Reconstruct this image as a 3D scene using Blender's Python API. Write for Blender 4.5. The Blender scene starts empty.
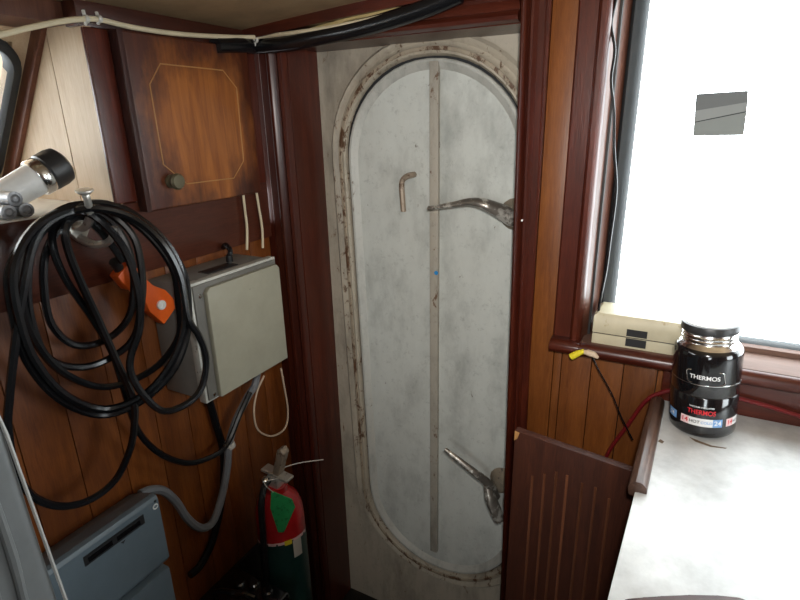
import bpy, bmesh, math, random
from mathutils import Vector, Matrix
random.seed(7)
SC = bpy.context.scene
COL = SC.collection
# ---------------------------------------------------------------- units
# All lengths below are in a "boat unit" of 1.25 m; the eye is the zero of height, the floor lies 1.32 below it.
S, ZF = 1.25, 1.32
def W(p): return Vector((p[0]*S, p[1]*S, (p[2]+ZF)*S))
# ---------------------------------------------------------------- camera
cd = bpy.data.cameras.new('camera'); cam = bpy.data.objects.new('camera', cd); COL.objects.link(cam)
yaw, pit, rol = math.radians(28.2), math.radians(18.6), math.radians(1.2)
Fv = Vector((-math.sin(yaw)*math.cos(pit), math.cos(yaw)*math.cos(pit), -math.sin(pit)))
R0 = Vector((math.cos(yaw), math.sin(yaw), 0)); U0 = R0.cross(Fv)
Rv = math.cos(rol)*R0 - math.sin(rol)*U0; Uv = Rv.cross(Fv)
cam.matrix_world = Matrix(((Rv.x, Uv.x, -Fv.x, 0), (Rv.y, Uv.y, -Fv.y, 0), (Rv.z, Uv.z, -Fv.z, ZF*S), (0, 0, 0, 1)))
cd.sensor_width = 36; cd.lens = 530/800*36; cd.clip_start = 0.01
SC.camera = cam
# ---------------------------------------------------------------- world: bright even overcast
wd = bpy.data.worlds.new('overcast'); SC.world = wd; wd.use_nodes = True
wd.node_tree.nodes['Background'].inputs[0].default_value = (0.93, 0.97, 1.0, 1)
wd.node_tree.nodes['Background'].inputs[1].default_value = 12.0
# flash of the pocket camera: a small lamp just above the lens
fl = bpy.data.lights.new('camera_flash', 'SPOT'); fl.energy = 36.0; fl.shadow_soft_size = 0.02; fl.color = (1, 0.97, 0.93)
fl.spot_size = math.radians(92); fl.spot_blend = 1.0
flo = bpy.data.objects.new('camera_flash', fl); COL.objects.link(flo)
flo.location = cam.location + Uv*0.055 + Rv*0.03
flo.rotation_euler = (Fv + Rv*0.20 + Uv*0.10).to_track_quat('-Z', 'Y').to_euler()
SC.view_settings.view_transform = 'Standard'; SC.view_settings.look = 'None'
SC.view_settings.gamma = 1; SC.view_settings.use_curve_mapping = False
SC.view_settings.exposure = 0.0
SC.cycles.max_bounces = 8; SC.cycles.diffuse_bounces = 5; SC.cycles.use_denoising = True
def portal(c, rot, sx, sy):
    l = bpy.data.lights.new('window_portal', 'AREA'); l.shape = 'RECTANGLE'; l.size = sx*S; l.size_y = sy*S
    l.cycles.is_portal = True
    o = bpy.data.objects.new('window_portal', l); COL.objects.link(o); o.location = W(c); o.rotation_euler = rot
H = math.pi/2
portal((0.33, 0.965, -0.08), (-H, 0, 0), 0.86, 0.52)      # front window, light travels -Y
portal((-1.02, 0.10, 0.02), (0, -H, 0), 0.26, 0.80)        # port window, light travels +X
portal((1.19, 0.35, -0.08), (0, H, 0), 0.5, 0.5)           # starboard window
portal((0.25, -1.29, -0.08), (H, 0, 0), 0.3, 0.5)           # aft window
# ---------------------------------------------------------------- materials
def new_mat(name):
    m = bpy.data.materials.new(name); m.use_nodes = True
    nt = m.node_tree; return m, nt, nt.nodes['Principled BSDF']
def N(nt, t, **kw):
    n = nt.nodes.new(t)
    for k, v in kw.items(): setattr(n, k, v)
    return n
def ramp(nt, fac, stops):
    r = N(nt, 'ShaderNodeValToRGB'); e = r.color_ramp.elements
    while len(e) < len(stops): e.new(0.5)
    for el, (p, c) in zip(e, stops): el.position = p; el.color = (*c, 1) if len(c) == 3 else c
    nt.links.new(fac, r.inputs[0]); return r.outputs[0]
def noise(nt, vec, scale, detail=4, rough=.6, dist=0):
    n = N(nt, 'ShaderNodeTexNoise'); n.inputs['Scale'].default_value = scale; n.inputs['Detail'].default_value = detail
    n.inputs['Roughness'].default_value = rough; n.inputs['Distortion'].default_value = dist
    nt.links.new(vec, n.inputs['Vector']); return n.outputs['Fac']
def mixc(nt, fac, a, b, mode='MIX'):
    n = N(nt, 'ShaderNodeMix', data_type='RGBA', blend_type=mode)
    if isinstance(fac, float): n.inputs[0].default_value = fac
    else: nt.links.new(fac, n.inputs[0])
    for s, v in ((6, a), (7, b)):
        if isinstance(v, tuple): n.inputs[s].default_value = (*v, 1)
        else: nt.links.new(v, n.inputs[s])
    return n.outputs[2]
def coords(nt, scale=(1, 1, 1), per_object=True):
    tc = N(nt, 'ShaderNodeTexCoord'); mp = N(nt, 'ShaderNodeMapping'); mp.inputs['Scale'].default_value = scale
    if per_object:
        oi = N(nt, 'ShaderNodeObjectInfo'); ad = N(nt, 'ShaderNodeVectorMath', operation='MULTIPLY_ADD')
        ad.inputs[1].default_value = (7.3, 5.1, 9.7)
        nt.links.new(oi.outputs['Random'], ad.inputs[0]); nt.links.new(tc.outputs['Object'], ad.inputs[2])
        nt.links.new(ad.outputs[0], mp.inputs['Vector'])
    else: nt.links.new(tc.outputs['Object'], mp.inputs['Vector'])
    return mp.outputs[0]
def bump(nt, b, h, strength=.2, dist=.002):
    n = N(nt, 'ShaderNodeBump'); n.inputs['Strength'].default_value = strength; n.inputs['Distance'].default_value = dist
    nt.links.new(h, n.inputs['Height']); nt.links.new(n.outputs[0], b.inputs['Normal'])
def wood(name, dark, mid, light, axis='z', rough=.38, coat=.25, stain=(.05, .015, .008), stain_amt=.5, var=.25):
    m, nt, b = new_mat(name)
    sc = {'z': (9, 9, .7), 'x': (.7, 9, 9), 'y': (9, .7, 9)}[axis]
    v = coords(nt, sc); f = noise(nt, v, 5, 6, .65, .6)
    c = ramp(nt, f, [(.28, dark), (.5, mid), (.72, light)])
    v2 = coords(nt, tuple(s*7 for s in sc)); f2 = noise(nt, v2, 6, 3, .7)
    c = mixc(nt, .35, c, ramp(nt, f2, [(.35, dark), (.65, light)]))
    v3 = coords(nt, (1, 1, 1)); f3 = noise(nt, v3, 3.2, 5, .6)
    st = ramp(nt, f3, [(.42, (0, 0, 0)), (.68, (stain_amt,)*3)])
    c = mixc(nt, st, c, stain)
    oi = N(nt, 'ShaderNodeObjectInfo'); hs = N(nt, 'ShaderNodeHueSaturation')
    mr = N(nt, 'ShaderNodeMapRange'); mr.inputs[3].default_value = 1-var; mr.inputs[4].default_value = 1+var
    nt.links.new(oi.outputs['Random'], mr.inputs[0]); nt.links.new(mr.outputs[0], hs.inputs['Value'])
    nt.links.new(c, hs.inputs['Color']); nt.links.new(hs.outputs[0], b.inputs['Base Color'])
    b.inputs['Roughness'].default_value = rough; b.inputs['Coat Weight'].default_value = coat*.4; b.inputs['Coat Roughness'].default_value = .22; b.inputs['Specular IOR Level'].default_value = .35
    bump(nt, b, f2, .12, .002)
    return m
def plain(name, col, rough=.5, metal=0., spots=None, spot=(.1, .1, .1), sscale=30, var=.15, coat=0., bmp=.1):
    m, nt, b = new_mat(name)
    v = coords(nt); f = noise(nt, v, 14, 5, .65)
    c = ramp(nt, f, [(.3, tuple(x*(1-var) for x in col)), (.7, tuple(min(1, x*(1+var)) for x in col))])
    if spots:
        g = noise(nt, v, sscale, 6, .7); s = ramp(nt, g, [(spots, (0, 0, 0)), (min(1, spots+.06), (1, 1, 1))])
        c = mixc(nt, s, c, spot)
    nt.links.new(c, b.inputs['Base Color'])
    b.inputs['Roughness'].default_value = rough; b.inputs['Metallic'].default_value = metal; b.inputs['Coat Weight'].default_value = coat
    if bmp: bump(nt, b, noise(nt, v, 60, 3), bmp, .001)
    return m
def glass_mat(name):
    m = bpy.data.materials.new(name); m.use_nodes = True; nt = m.node_tree; nt.nodes.clear()
    o = N(nt, 'ShaderNodeOutputMaterial'); mx = N(nt, 'ShaderNodeMixShader'); t = N(nt, 'ShaderNodeBsdfTransparent'); g = N(nt, 'ShaderNodeBsdfGlossy')
    g.inputs['Roughness'].default_value = .02; lw = N(nt, 'ShaderNodeLayerWeight'); lw.inputs[0].default_value = .15
    t.inputs[0].default_value = (.95, .97, .97, 1)
    mr = N(nt, 'ShaderNodeMath', operation='MULTIPLY'); mr.inputs[1].default_value = .5
    nt.links.new(lw.outputs['Fresnel'], mr.inputs[0]); nt.links.new(mr.outputs[0], mx.inputs[0]); nt.links.new(t.outputs[0], mx.inputs[1]); nt.links.new(g.outputs[0], mx.inputs[2])
    nt.links.new(mx.outputs[0], o.inputs[0]); return m
def painted_steel(name, col, rust_at, edge=(.16, .085, .04), mott=.5, streak=(1, 1, .35)):
    m, nt, b = new_mat(name)
    v = coords(nt, streak, False); f = noise(nt, v, 9, 7, .7)
    c = ramp(nt, f, [(.3, tuple(x*(1-mott) for x in col)), (.52, col), (.75, tuple(min(1, x*1.12) for x in col))])
    v2 = coords(nt, (1, 1, 1), False); d = noise(nt, v2, 70, 5, .75)
    c = mixc(nt, ramp(nt, d, [(.56, (0, 0, 0)), (.74, (.55,)*3)]), c, tuple(x*.45 for x in col))
    v3 = coords(nt, (1, 1, .55), False); r = noise(nt, v3, 38, 8, .72, .5)
    s = ramp(nt, r, [(rust_at, (0, 0, 0)), (rust_at+.05, (1, 1, 1))])
    c = mixc(nt, s, c, edge)
    nt.links.new(c, b.inputs['Base Color']); b.inputs['Roughness'].default_value = .5
    bump(nt, b, f, .25, .004)
    return m
M = {}
M['mahogany'] = wood('mahogany', (.030, .005, .003), (.066, .011, .006), (.125, .024, .010), 'z', .32, .35)
M['mahogany_x'] = wood('mahogany_x', (.030, .005, .003), (.066, .011, .006), (.125, .024, .010), 'x', .32, .35)
M['mahogany_y'] = wood('mahogany_y', (.03, .008, .005), (.06, .015, .008), (.10, .026, .013), 'y', .35, .3)
M['plank'] = wood('varnished_plank', (.09, .022, .004), (.17, .046, .008), (.25, .076, .014), 'z', .4, .2, (.07, .02, .008), .55, .15)
M['plank_front'] = wood('amber_plank', (.095, .026, .005), (.165, .050, .009), (.235, .078, .016), 'z', .4, .2, (.10, .03, .012), .45, .12)
M['cream_plank'] = wood('cream_plank', (.42, .30, .19), (.52, .39, .26), (.6, .47, .33), 'z', .55, .0, (.33, .2, .1), .4, .06)
M['trim_brown'] = wood('brown_trim', (.075, .026, .015), (.12, .044, .025), (.17, .066, .037), 'z', .45, .1)
M['fluted'] = wood('fluted_panel_wood', (.022, .006, .003), (.042, .011, .005), (.068, .019, .008), 'z', .55, 0)
M['bead'] = wood('bead_wood', (.12, .042, .02), (.17, .062, .03), (.22, .085, .042), 'z', .4, .2)
M['sill_wood'] = wood('sill_wood', (.09, .045, .032), (.14, .077, .055), (.20, .12, .09), 'x', .65, 0, (.08, .03, .02), .6)
M['worn_wood'] = wood('worn_edge_wood', (.05, .026, .018), (.10, .05, .034), (.22, .12, .08), 'y', .4, .2, (.03, .018, .014), .7)
M['black_wood'] = plain('black_board', (.012, .009, .008), .6)
def cabinet_door_mat():
    m, nt, b = new_mat('worn_cabinet_door')
    sc = (9, 9, .7); f = noise(nt, coords(nt, sc, False), 5, 6, .65, .6)
    dark = ramp(nt, f, [(.3, (.035, .008, .004)), (.7, (.095, .022, .008))])
    light = ramp(nt, f, [(.3, (.17, .045, .010)), (.7, (.42, .14, .026))])
    tc = N(nt, 'ShaderNodeTexCoord'); mp = N(nt, 'ShaderNodeMapping'); nt.links.new(tc.outputs['Object'], mp.inputs[0])
    mp.inputs['Location'].default_value = (0, -.0*S, -.02); mp.inputs['Scale'].default_value = (0, 5.2, 4.6)
    gr = N(nt, 'ShaderNodeTexGradient', gradient_type='SPHERICAL'); nt.links.new(mp.outputs[0], gr.inputs[0])
    ng = noise(nt, coords(nt, (6, 6, 3), False), 3, 5, .6)
    ad = N(nt, 'ShaderNodeMath', operation='ADD'); nt.links.new(gr.outputs[1], ad.inputs[0]); nt.links.new(ng, ad.inputs[1])
    k = ramp(nt, ad.outputs[0], [(.62, (0, 0, 0)), (1.0, (1, 1, 1))])     # varnish worn through in the middle
    c = mixc(nt, k, dark, light)
    nt.links.new(c, b.inputs['Base Color']); b.inputs['Roughness'].default_value = .38; b.inputs['Coat Weight'].default_value = .2
    return m
M['cab_door'] = cabinet_door_mat()
M['edge_dark'] = wood('dark_edge_wood', (.02, .007, .006), (.04, .013, .011), (.075, .028, .022), 'z', .5, .0)
M['inlay'] = plain('inlay_line', (.40, .2, .07), .45, bmp=0)
M['ceiling'] = plain('stained_headliner', (.30, .20, .105), .6, 0, .58, (.17, .10, .05), 4, .2)
M['floor'] = plain('dark_floor', (.03, .028, .027), .6)
M['white_wall'] = plain('pale_liner', (.45, .40, .33), .6)
M['bulkhead'] = painted_steel('bulkhead_paint', (.44, .39, .31), .62)
M['coaming'] = painted_steel('coaming_paint', (.42, .37, .29), .57, (.11, .06, .03))
M['weld'] = painted_steel('rusty_weld', (.36, .30, .22), .505, (.10, .05, .025), .5)
M['leaf'] = painted_steel('door_paint', (.56, .58, .54), .66, (.12, .09, .06), .36, (1, 1, .5))
M['rib'] = painted_steel('rib_paint', (.40, .37, .31), .60, (.14, .08, .045))
M['flange'] = painted_steel('flange_paint', (.46, .46, .42), .66, (.13, .08, .05))
M['gasket'] = plain('black_rubber', (.014, .016, .018), .7, bmp=.05)
M['grey_rubber'] = plain('grey_rubber_gasket', (.026, .031, .034), .65, bmp=.05)
M['dog'] = plain('tarnished_bronze', (.20, .18, .155), .34, .6, .52, (.6, .58, .52), 28, .4)
M['brass'] = plain('old_brass', (.15, .13, .08), .4, .5, .6, (.08, .09, .06), 60, .3)
M['dog_boss'] = plain('painted_boss', (.21, .175, .13), .5, .2, .58, (.06, .05, .045), 40, .3)
M['rusty'] = plain('rust_stained_rod', (.30, .24, .18), .5, .3, .55, (.12, .07, .04), 50)
M['chrome'] = plain('chrome', (.62, .6, .55), .3, .65, .6, (.3, .26, .2), 60, bmp=.05)
M['steel'] = plain('stainless', (.68, .67, .65), .2, 1., bmp=0)
M['cable'] = plain('black_cable', (.006, .006, .007), .26, bmp=.05)
M['black_plastic'] = plain('black_plastic', (.012, .013, .014), .35)
M['glossy_black'] = plain('glossy_black', (.006, .006, .007), .14, coat=.6, bmp=0)
M['matte_black'] = plain('matte_black', (.02, .02, .021), .4, bmp=0)
M['orange'] = plain('orange_plastic', (.85, .13, .015), .4)
M['white'] = plain('white_plastic', (.8, .8, .78), .4, bmp=0)
M['white_print'] = plain('white_print', (.75, .75, .75), .4, bmp=0, var=.02)
M['red_print'] = plain('red_print', (.62, .02, .03), .4, bmp=0, var=.05)
M['pink_print'] = plain('pale_print', (.78, .55, .55), .4, bmp=0, var=.05)
M['blue_print'] = plain('blue_print', (.16, .33, .62), .4, bmp=0, var=.05)
M['cream_wire'] = plain('cream_wire', (.62, .53, .36), .45, bmp=0)
M['yellow_wire'] = plain('yellowed_wire', (.45, .34, .15), .45, bmp=0)
M['tie'] = plain('cable_tie', (.55, .53, .48), .4, bmp=0)
M['box_lid'] = plain('grey_beige_lid', (.30, .287, .22), .45, 0, .68, (.2, .19, .15), 50, .08)
M['box_body'] = plain('grey_box_body', (.22, .22, .205), .5, 0, .66, (.12, .12, .1), 40, .12)
M['box_rim'] = plain('pale_box_rim', (.46, .46, .42), .5, 0, .6, (.14, .13, .11), 60, .12)
M['box_gap'] = plain('box_groove', (.13, .125, .11), .5)
M['heater'] = plain('blue_grey_metal', (.115, .15, .175), .42, 0, .7, (.06, .07, .08), 60, .08)
M['conduit'] = plain('grey_conduit', (.16, .165, .175), .45)
M['ext_red'] = plain('extinguisher_red', (.40, .012, .015), .28, bmp=0, coat=.3)
M['ext_label'] = plain('dark_green_label', (.012, .045, .04), .3, bmp=0)
M['tag_green'] = plain('green_tag', (.02, .30, .09), .5, 0, .55, (.012, .17, .05), 90)
M['yellow'] = plain('yellow_plastic', (.75, .62, .03), .4, bmp=0)
M['beige'] = plain('beige_putty', (.55, .42, .3), .6)
M['red_hose'] = plain('dark_red_hose', (.13, .008, .010), .3, bmp=0)
M['counter'] = plain('worn_counter', (.60, .615, .615), .38, 0, .70, (.22, .19, .16), 18, .24)
M['scratch'] = plain('brown_burn_mark', (.13, .085, .05), .6)
M['cream_box'] = plain('cream_painted_case', (.52, .47, .33), .45, 0, .62, (.36, .28, .15), 22, .1)
M['paper'] = plain('white_paper', (.85, .85, .83), .6, bmp=0)
M['vinyl'] = plain('grey_vinyl', (.105, .11, .11), .42, bmp=.25)
M['piping'] = plain('pale_piping', (.27, .265, .25), .4)
M['blue'] = plain('blue_paint', (.02, .25, .6), .5, bmp=0)
M['patch_dark'] = plain('outside_dark_grey', (.10, .108, .11), .6, bmp=0, var=.03)
M['patch_mid'] = plain('outside_mid_grey', (.20, .215, .21), .6, bmp=0, var=.03)
M['patch_light'] = plain('outside_light_grey', (.17, .188, .18), .6, bmp=0, var=.03)
M['glass'] = glass_mat('window_glass')
M['dark_lens'] = plain('dark_interior', (.02, .02, .021), .5, bmp=0)
M['cell'] = plain('grey_cell_cap', (.25, .25, .26), .4, .3)
# ---------------------------------------------------------------- mesh builder
class MB:
    def __init__(s): s.bm = bmesh.new()
    def box(s, x0, x1, y0, y1, z0, z1, bev=0, seg=2, rot=None, piv=None):
        b = bmesh.new(); bmesh.ops.create_cube(b, size=1)
        for v in b.verts: v.co = Vector((x0+(v.co.x+.5)*(x1-x0), y0+(v.co.y+.5)*(y1-y0), z0+(v.co.z+.5)*(z1-z0)))
        if bev: bmesh.ops.bevel(b, geom=list(b.edges), offset=bev, segments=seg, affect='EDGES', profile=.6)
        if rot is not None:
            p = Vector(piv) if piv else Vector(((x0+x1)/2, (y0+y1)/2, (z0+z1)/2))
            for v in b.verts: v.co = rot @ (v.co-p) + p
        s._add(b); return s
    def _add(s, b):
        me = bpy.data.meshes.new('t'); b.to_mesh(me); s.bm.from_mesh(me); bpy.data.meshes.remove(me); b.free()
    def prism(s, pts, ext, bev=0):
        """closed polygon (3-D points) pushed along ext"""
        b = bmesh.new(); e = Vector(ext)
        lo = [b.verts.new(Vector(p)) for p in pts]; hi = [b.verts.new(Vector(p)+e) for p in pts]
        n = len(pts); b.faces.new(lo[::-1]); b.faces.new(hi)
        for i in range(n): b.faces.new((lo[i], lo[(i+1) % n], hi[(i+1) % n], hi[i]))
        bmesh.ops.recalc_face_normals(b, faces=b.faces)
        if bev: bmesh.ops.bevel(b, geom=list(b.edges), offset=bev, segments=2, affect='EDGES', profile=.6)
        s._add(b); return s
    def tube(s, pts, r, n=8, closed=False, smooth=0, caps=True, flat=1.0):
        P = [Vector(p) for p in pts]
        rs = r if isinstance(r, (list, tuple)) else None
        if smooth: 
            if rs: 
                k = len(rs); q = []
                for i in range((k-1)*smooth+1):
                    a = i/smooth; j = min(int(a), k-2); q.append(rs[j]+(rs[j+1]-rs[j])*(a-j))
                rs = q
            P = spline(P, smooth, closed)
        b = bmesh.new(); rings = []; m = len(P); up = None
        for i, p in enumerate(P):
            if closed: d = P[(i+1) % m]-P[i-1]
            else: d = P[min(i+1, m-1)]-P[max(i-1, 0)]
            d.normalize()
            if up is None:
                up = d.orthogonal().normalized()
            up = (up - d*up.dot(d)).normalized(); sd = d.cross(up)
            rr = rs[i] if rs else r
            rings.append([b.verts.new(p + (up*math.cos(2*math.pi*k/n) + sd*math.sin(2*math.pi*k/n)*flat)*rr) for k in range(n)])
        for i in range(m if closed else m-1):
            a, c = rings[i], rings[(i+1) % m]
            for k in range(n): b.faces.new((a[k], a[(k+1) % n], c[(k+1) % n], c[k]))
        if caps and not closed: b.faces.new(rings[0][::-1]); b.faces.new(rings[-1])
        bmesh.ops.recalc_face_normals(b, faces=b.faces); s._add(b); return s
    def lathe(s, prof, c=(0, 0, 0), axis=(0, 0, 1), n=28):
        """profile of (radius, height) pairs turned about axis through c"""
        b = bmesh.new(); A = Vector(axis).normalized(); u = A.orthogonal().normalized(); v = A.cross(u); c = Vector(c); rings = []
        for r, h in prof:
            if r < 1e-6: rings.append([b.verts.new(c+A*h)]*n)
            else: rings.append([b.verts.new(c+A*h+(u*math.cos(2*math.pi*k/n)+v*math.sin(2*math.pi*k/n))*r) for k in range(n)])
        for a, d in zip(rings, rings[1:]):
            for k in range(n):
                f = [a[k], a[(k+1) % n], d[(k+1) % n], d[k]]; f = list(dict.fromkeys(f))
                if len(f) > 2: b.faces.new(f)
        bmesh.ops.recalc_face_normals(b, faces=b.faces); s._add(b); return s
    def sweep(s, ring, prof, closed=True):
        """ring: list of (point, outward, normal); prof: list of (out, up) offsets, swept as a closed section"""
        b = bmesh.new(); R = []
        for p, o, nn in ring: R.append([b.verts.new(Vector(p)+Vector(o)*a+Vector(nn)*c) for a, c in prof])
        m = len(R); k = len(prof)
        for i in range(m if closed else m-1):
            for j in range(k): b.faces.new((R[i][j], R[i][(j+1) % k], R[(i+1) % m][(j+1) % k], R[(i+1) % m][j]))
        if not closed: b.faces.new(R[0][::-1]); b.faces.new(R[-1])
        bmesh.ops.recalc_face_normals(b, faces=b.faces); s._add(b); return s
    def build(s, name, mat, parent=None, at=None, angle=38):
        """at: base point (units) of a top-level mesh; children take their root's origin"""
        org = W(at) if at is not None else (Vector(root_of(parent)['_o']) if parent else Vector((0, 0, 0)))
        bmesh.ops.remove_doubles(s.bm, verts=s.bm.verts, dist=1e-6)
        for v in s.bm.verts: v.co = W(v.co) - org
        th = math.radians(angle)
        for f in s.bm.faces: f.smooth = True
        for e in s.bm.edges: e.smooth = not (len(e.link_faces) != 2 or e.calc_face_angle(0) > th)
        me = bpy.data.meshes.new(name); s.bm.to_mesh(me); s.bm.free(); me.materials.append(M[mat] if isinstance(mat, str) else mat)
        o = bpy.data.objects.new(name, me); COL.objects.link(o)
        if parent: o.parent = parent
        else: o.location = org; o['_o'] = tuple(org)
        return o
def root_of(o):
    while o.parent: o = o.parent
    return o
def spline(P, k, closed=False):
    out = []; n = len(P)
    for i in range(n if closed else n-1):
        p0 = P[i-1] if (closed or i) else P[0]; p1 = P[i]; p2 = P[(i+1) % n]; p3 = P[(i+2) % n] if (closed or i+2 < n) else P[-1]
        for j in range(k):
            t = j/k
            out.append(.5*((2*p1)+(p2-p0)*t+(2*p0-5*p1+4*p2-p3)*t*t+(3*p1-p0-3*p2+p3)*t**3))
    if not closed: out.append(P[-1])
    return out
def thing(name, at, label=None, cat=None, group=None, kind=None):
    o = bpy.data.objects.new(name, None); COL.objects.link(o); o.location = W(at); o['_o'] = tuple(W(at)); o.empty_display_size = .05
    return tag(o, label, cat, group, kind)
def tag(o, label=None, cat=None, group=None, kind=None):
    for k, v in (('label', label), ('category', cat), ('group', group), ('kind', kind)):
        if v: o[k] = v
    return o
def copy_tree(o, parent=None):
    c = o.copy(); COL.objects.link(c)
    if parent: c.parent = parent
    for ch in list(o.children): copy_tree(ch, c)
    return c
def rrect(x0, x1, z0, z1, r, n=10, slant=0., z_ref=0.):
    """rounded rectangle in X-Z: list of (x, z, ox, oz) with outward direction"""
    out = []
    for cx, cz, a0 in ((x1-r, z1-r, 0), (x0+r, z1-r, 90), (x0+r, z0+r, 180), (x1-r, z0+r, 270)):
        for i in range(n+1):
            a = math.radians(a0+90*i/n); z = cz+r*math.sin(a)
            out.append((cx+r*math.cos(a)+slant*(z-z_ref), z, math.cos(a), math.sin(a)))
    return out
# ================================================================ the room
YB = .88          # face of the front bulkhead lining
def ceil_z(x):
    d = max(0, x+.77); return .168+.085*d-.042*d*d
# floor
tag(MB().box(-1.45, 1.3, -1.4, 1.0, -1.36, -1.32).build('floor', 'floor'), kind='structure')
# ceiling, cambered
mb = MB(); xs = [-1.45, -.77]+[-.77+.1*i for i in range(1, 21)]
mb.prism([(x, -1.4, ceil_z(x)) for x in xs]+[(x, -1.4, ceil_z(x)+.03) for x in xs[::-1]], (0, 2.4, 0))
tag(mb.build('ceiling', 'ceiling'), kind='structure')
# front wall: backing boards with varnished planks nailed over them
wf = MB()
for b in ((-1.45, -.712, .3), (-.243, -.112, .3)): wf.box(b[0], b[1], .892, .966, -1.32, b[2])
wf.box(-.712, -.243, .892, .966, .15, .3); wf.box(-.112, 1.3, .892, .966, -1.32, -.36); wf.box(-.112, 1.3, .90, .966, .207, .3); wf.box(.765, 1.3, .90, .966, -.36, .222)
wall_front = tag(wf.build('wall_front', 'black_wood', at=(0, .9, -1.32)), kind='structure')
def plank(x0, x1, z0, z1, m='plank_front'):
    return MB().box(x0+.0005, x1-.0005, .88, .892, z0, z1, .0014, 2).build('plank', m, wall_front)
plank(-.208, -.166, -1.32, .29)
for x0, x1 in ((-.166, -.152), (-.152, -.102), (-.102, -.051), (-.051, .0), (.0, .12), (.12, .24), (.24, .36)): plank(x0, x1, -1.32, -.372)
plank(-.166, -.128, -.372, .29)
for i in range(6): plank(-.128+.15*i, .022+.15*i, .225, .29)
# left wall: planks below the shelf
wl = tag(MB().box(-.82, -.79, -1.3, .892, -1.32, -.2).build('wall_left', 'black_wood', at=(-.79, .5, -1.32)), kind='structure')
edges = [.862, .80, .73, .66, .592, .524, .4545, .383, .312, .24, .168, .096, .024]
for y1, y0 in zip(edges, edges[1:]):
    MB().box(-.79, -.778, y0+.0005, y1-.0005, -.935, -.222, .0014, 2).build('plank', 'plank', wl)
MB().box(-.79, -.778, -1.3, .024, -.935, -.222).build('plank', 'plank', wl)
MB().box(-.79, -.771, -1.3, .862, -1.32, -.93, .003).build('lower_board', 'black_wood', wl)
# dark board under the shelf and cabinet
tag(MB().box(-.79, -.770, -1.3, .862, -.228, -.113, .003).build('trim_1', 'mahogany_y', at=(-.77, .3, -.228)), kind='structure')
# hull side above the shelf, leaning inboard
HA, HB = Vector((-.8805, 0, .136)), Vector((-1.087, 0, -.112)); HN = Vector((-.769, 0, .640))
def hull(u, y, o=0):
    p = HA+(HB-HA)*u+HN*o; return Vector((p.x, y, p.z))
wh = MB()
def hslab(u0, u1, y0, y1): wh.prism([hull(u0, y0), hull(u1, y0), hull(u1, y0, .03), hull(u0, y0, .03)], (0, y1-y0, 0))
hslab(-.3, .06, -1.3, .53); hslab(.93, 1.15, -1.3, .53); hslab(.06, .93, .490, .53); hslab(.06, .93, -1.3, -.42)
tag(wh.build('wall_port', 'cream_plank', at=(-1.0, 0, 0)), kind='structure')
# port window
w2 = thing('window_2', hull(.5, .05), kind='structure')
ring = []; L = (HB-HA).length
for y, u, oy, ou in rrect(-.42, .517, .03, .96, .001, 1): pass
def hring(y0, y1, v0, v1, r, n=8):
    out = []
    for cy, cv, a0 in ((y1-r, v1-r, 0), (y0+r, v1-r, 90), (y0+r, v0+r, 180), (y1-r, v0+r, 270)):
        for i in range(n+1):
            a = math.radians(a0+90*i/n); y = cy+r*math.cos(a); v = cv+r*math.sin(a)
            d = (HB-HA).normalized()
            out.append((hull(v/L, y), Vector((d.x*math.sin(a), math.cos(a), d.z*math.sin(a))), -HN))
    return out
MB().sweep(hring(-.43, .507, .010, .31, .06), [(0, -.012), (0, .006), (-.004, .010), (-.013, .010), (-.017, .004), (-.017, -.012)]).build('gasket', 'gasket', w2)
MB().prism([hull(.0, -.43, .004), hull(1., -.43, .004), hull(1., .51, .004), hull(0., .51, .004)], HN*.005).build('pane', 'glass', w2)
# beam over the port window, fascia over the cabinet
tag(MB().box(-.90, -.80, -1.3, .53, .139, .168, .004).build('trim_2', 'trim_brown', at=(-.85, .2, .139)), kind='structure')
# starboard and aft walls (outside the photograph), windows sized to control the light
wr = MB()
for z0, z1 in ((-1.32, -.36), (.2, .32)): wr.box(1.2, 1.3, -1.4, .9, z0, z1)
wr.box(1.2, 1.3, .6, .9, -.36, .2); wr.box(1.2, 1.3, -1.4, .1, -.36, .2)
tag(wr.build('wall_right', 'plank'), kind='structure')
w3 = thing('window_3', (1.2, -.2, -.1), kind='structure')
MB().box(1.24, 1.245, .1, .6, -.36, .2).build('pane', 'glass', w3)
wb = MB()
for z0, z1 in ((-1.32, -.36), (.19, .32)): wb.box(-1.45, 1.3, -1.4, -1.3, z0, z1)
wb.box(-1.45, .10, -1.4, -1.3, -.36, .19); wb.box(.40, 1.3, -1.4, -1.3, -.36, .19)
tag(wb.build('wall_back', 'plank'), kind='structure')
w4 = thing('window_4', (.1, -1.3, -.1), kind='structure')
MB().box(.10, .40, -1.35, -1.345, -.36, .19).build('pane', 'glass', w4)
# ================================================================ door opening: jambs, architrave
dt = thing('trim_3', (-.47, .88, -1.32), kind='structure')
MB().box(-.712, -.6985, .8725, .968, -1.32, .15).build('jamb', 'mahogany', dt)
MB().prism([(-.2295, .8725, -1.32), (-.215, .8725, -1.32), (-.215, .968, -1.32), (-.2295, .968, -1.32)], (-.0205, 0, 1.47)).build('jamb', 'mahogany', dt)
MB().box(-.712, -.240, .8725, .968, .1365, .15).build('head_jamb', 'mahogany_x', dt)
prof = [(0, .8715), (.004, .868), (.022, .868), (.026, .862), (.031, .858), (.037, .858), (.042, .863), (.050, .866), (.055, .858), (.060, .855), (.066, .857), (.069, .864), (.069, .8715)]
MB().prism([(-.769+a, y, -1.32) for a, y in prof], (0, 0, 1.32+.21)).build('architrave', 'mahogany', dt)
MB().prism([(-.2285+.0365-(a*.53), y, -1.32) for a, y in prof], (-.0215, 0, 1.32+.21)).build('architrave', 'mahogany', dt)
MB().prism([(-.699, y, .138+.069*.9-a*.9) for a, y in prof], (.447, 0, 0)).build('head_architrave', 'mahogany_x', dt)
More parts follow.
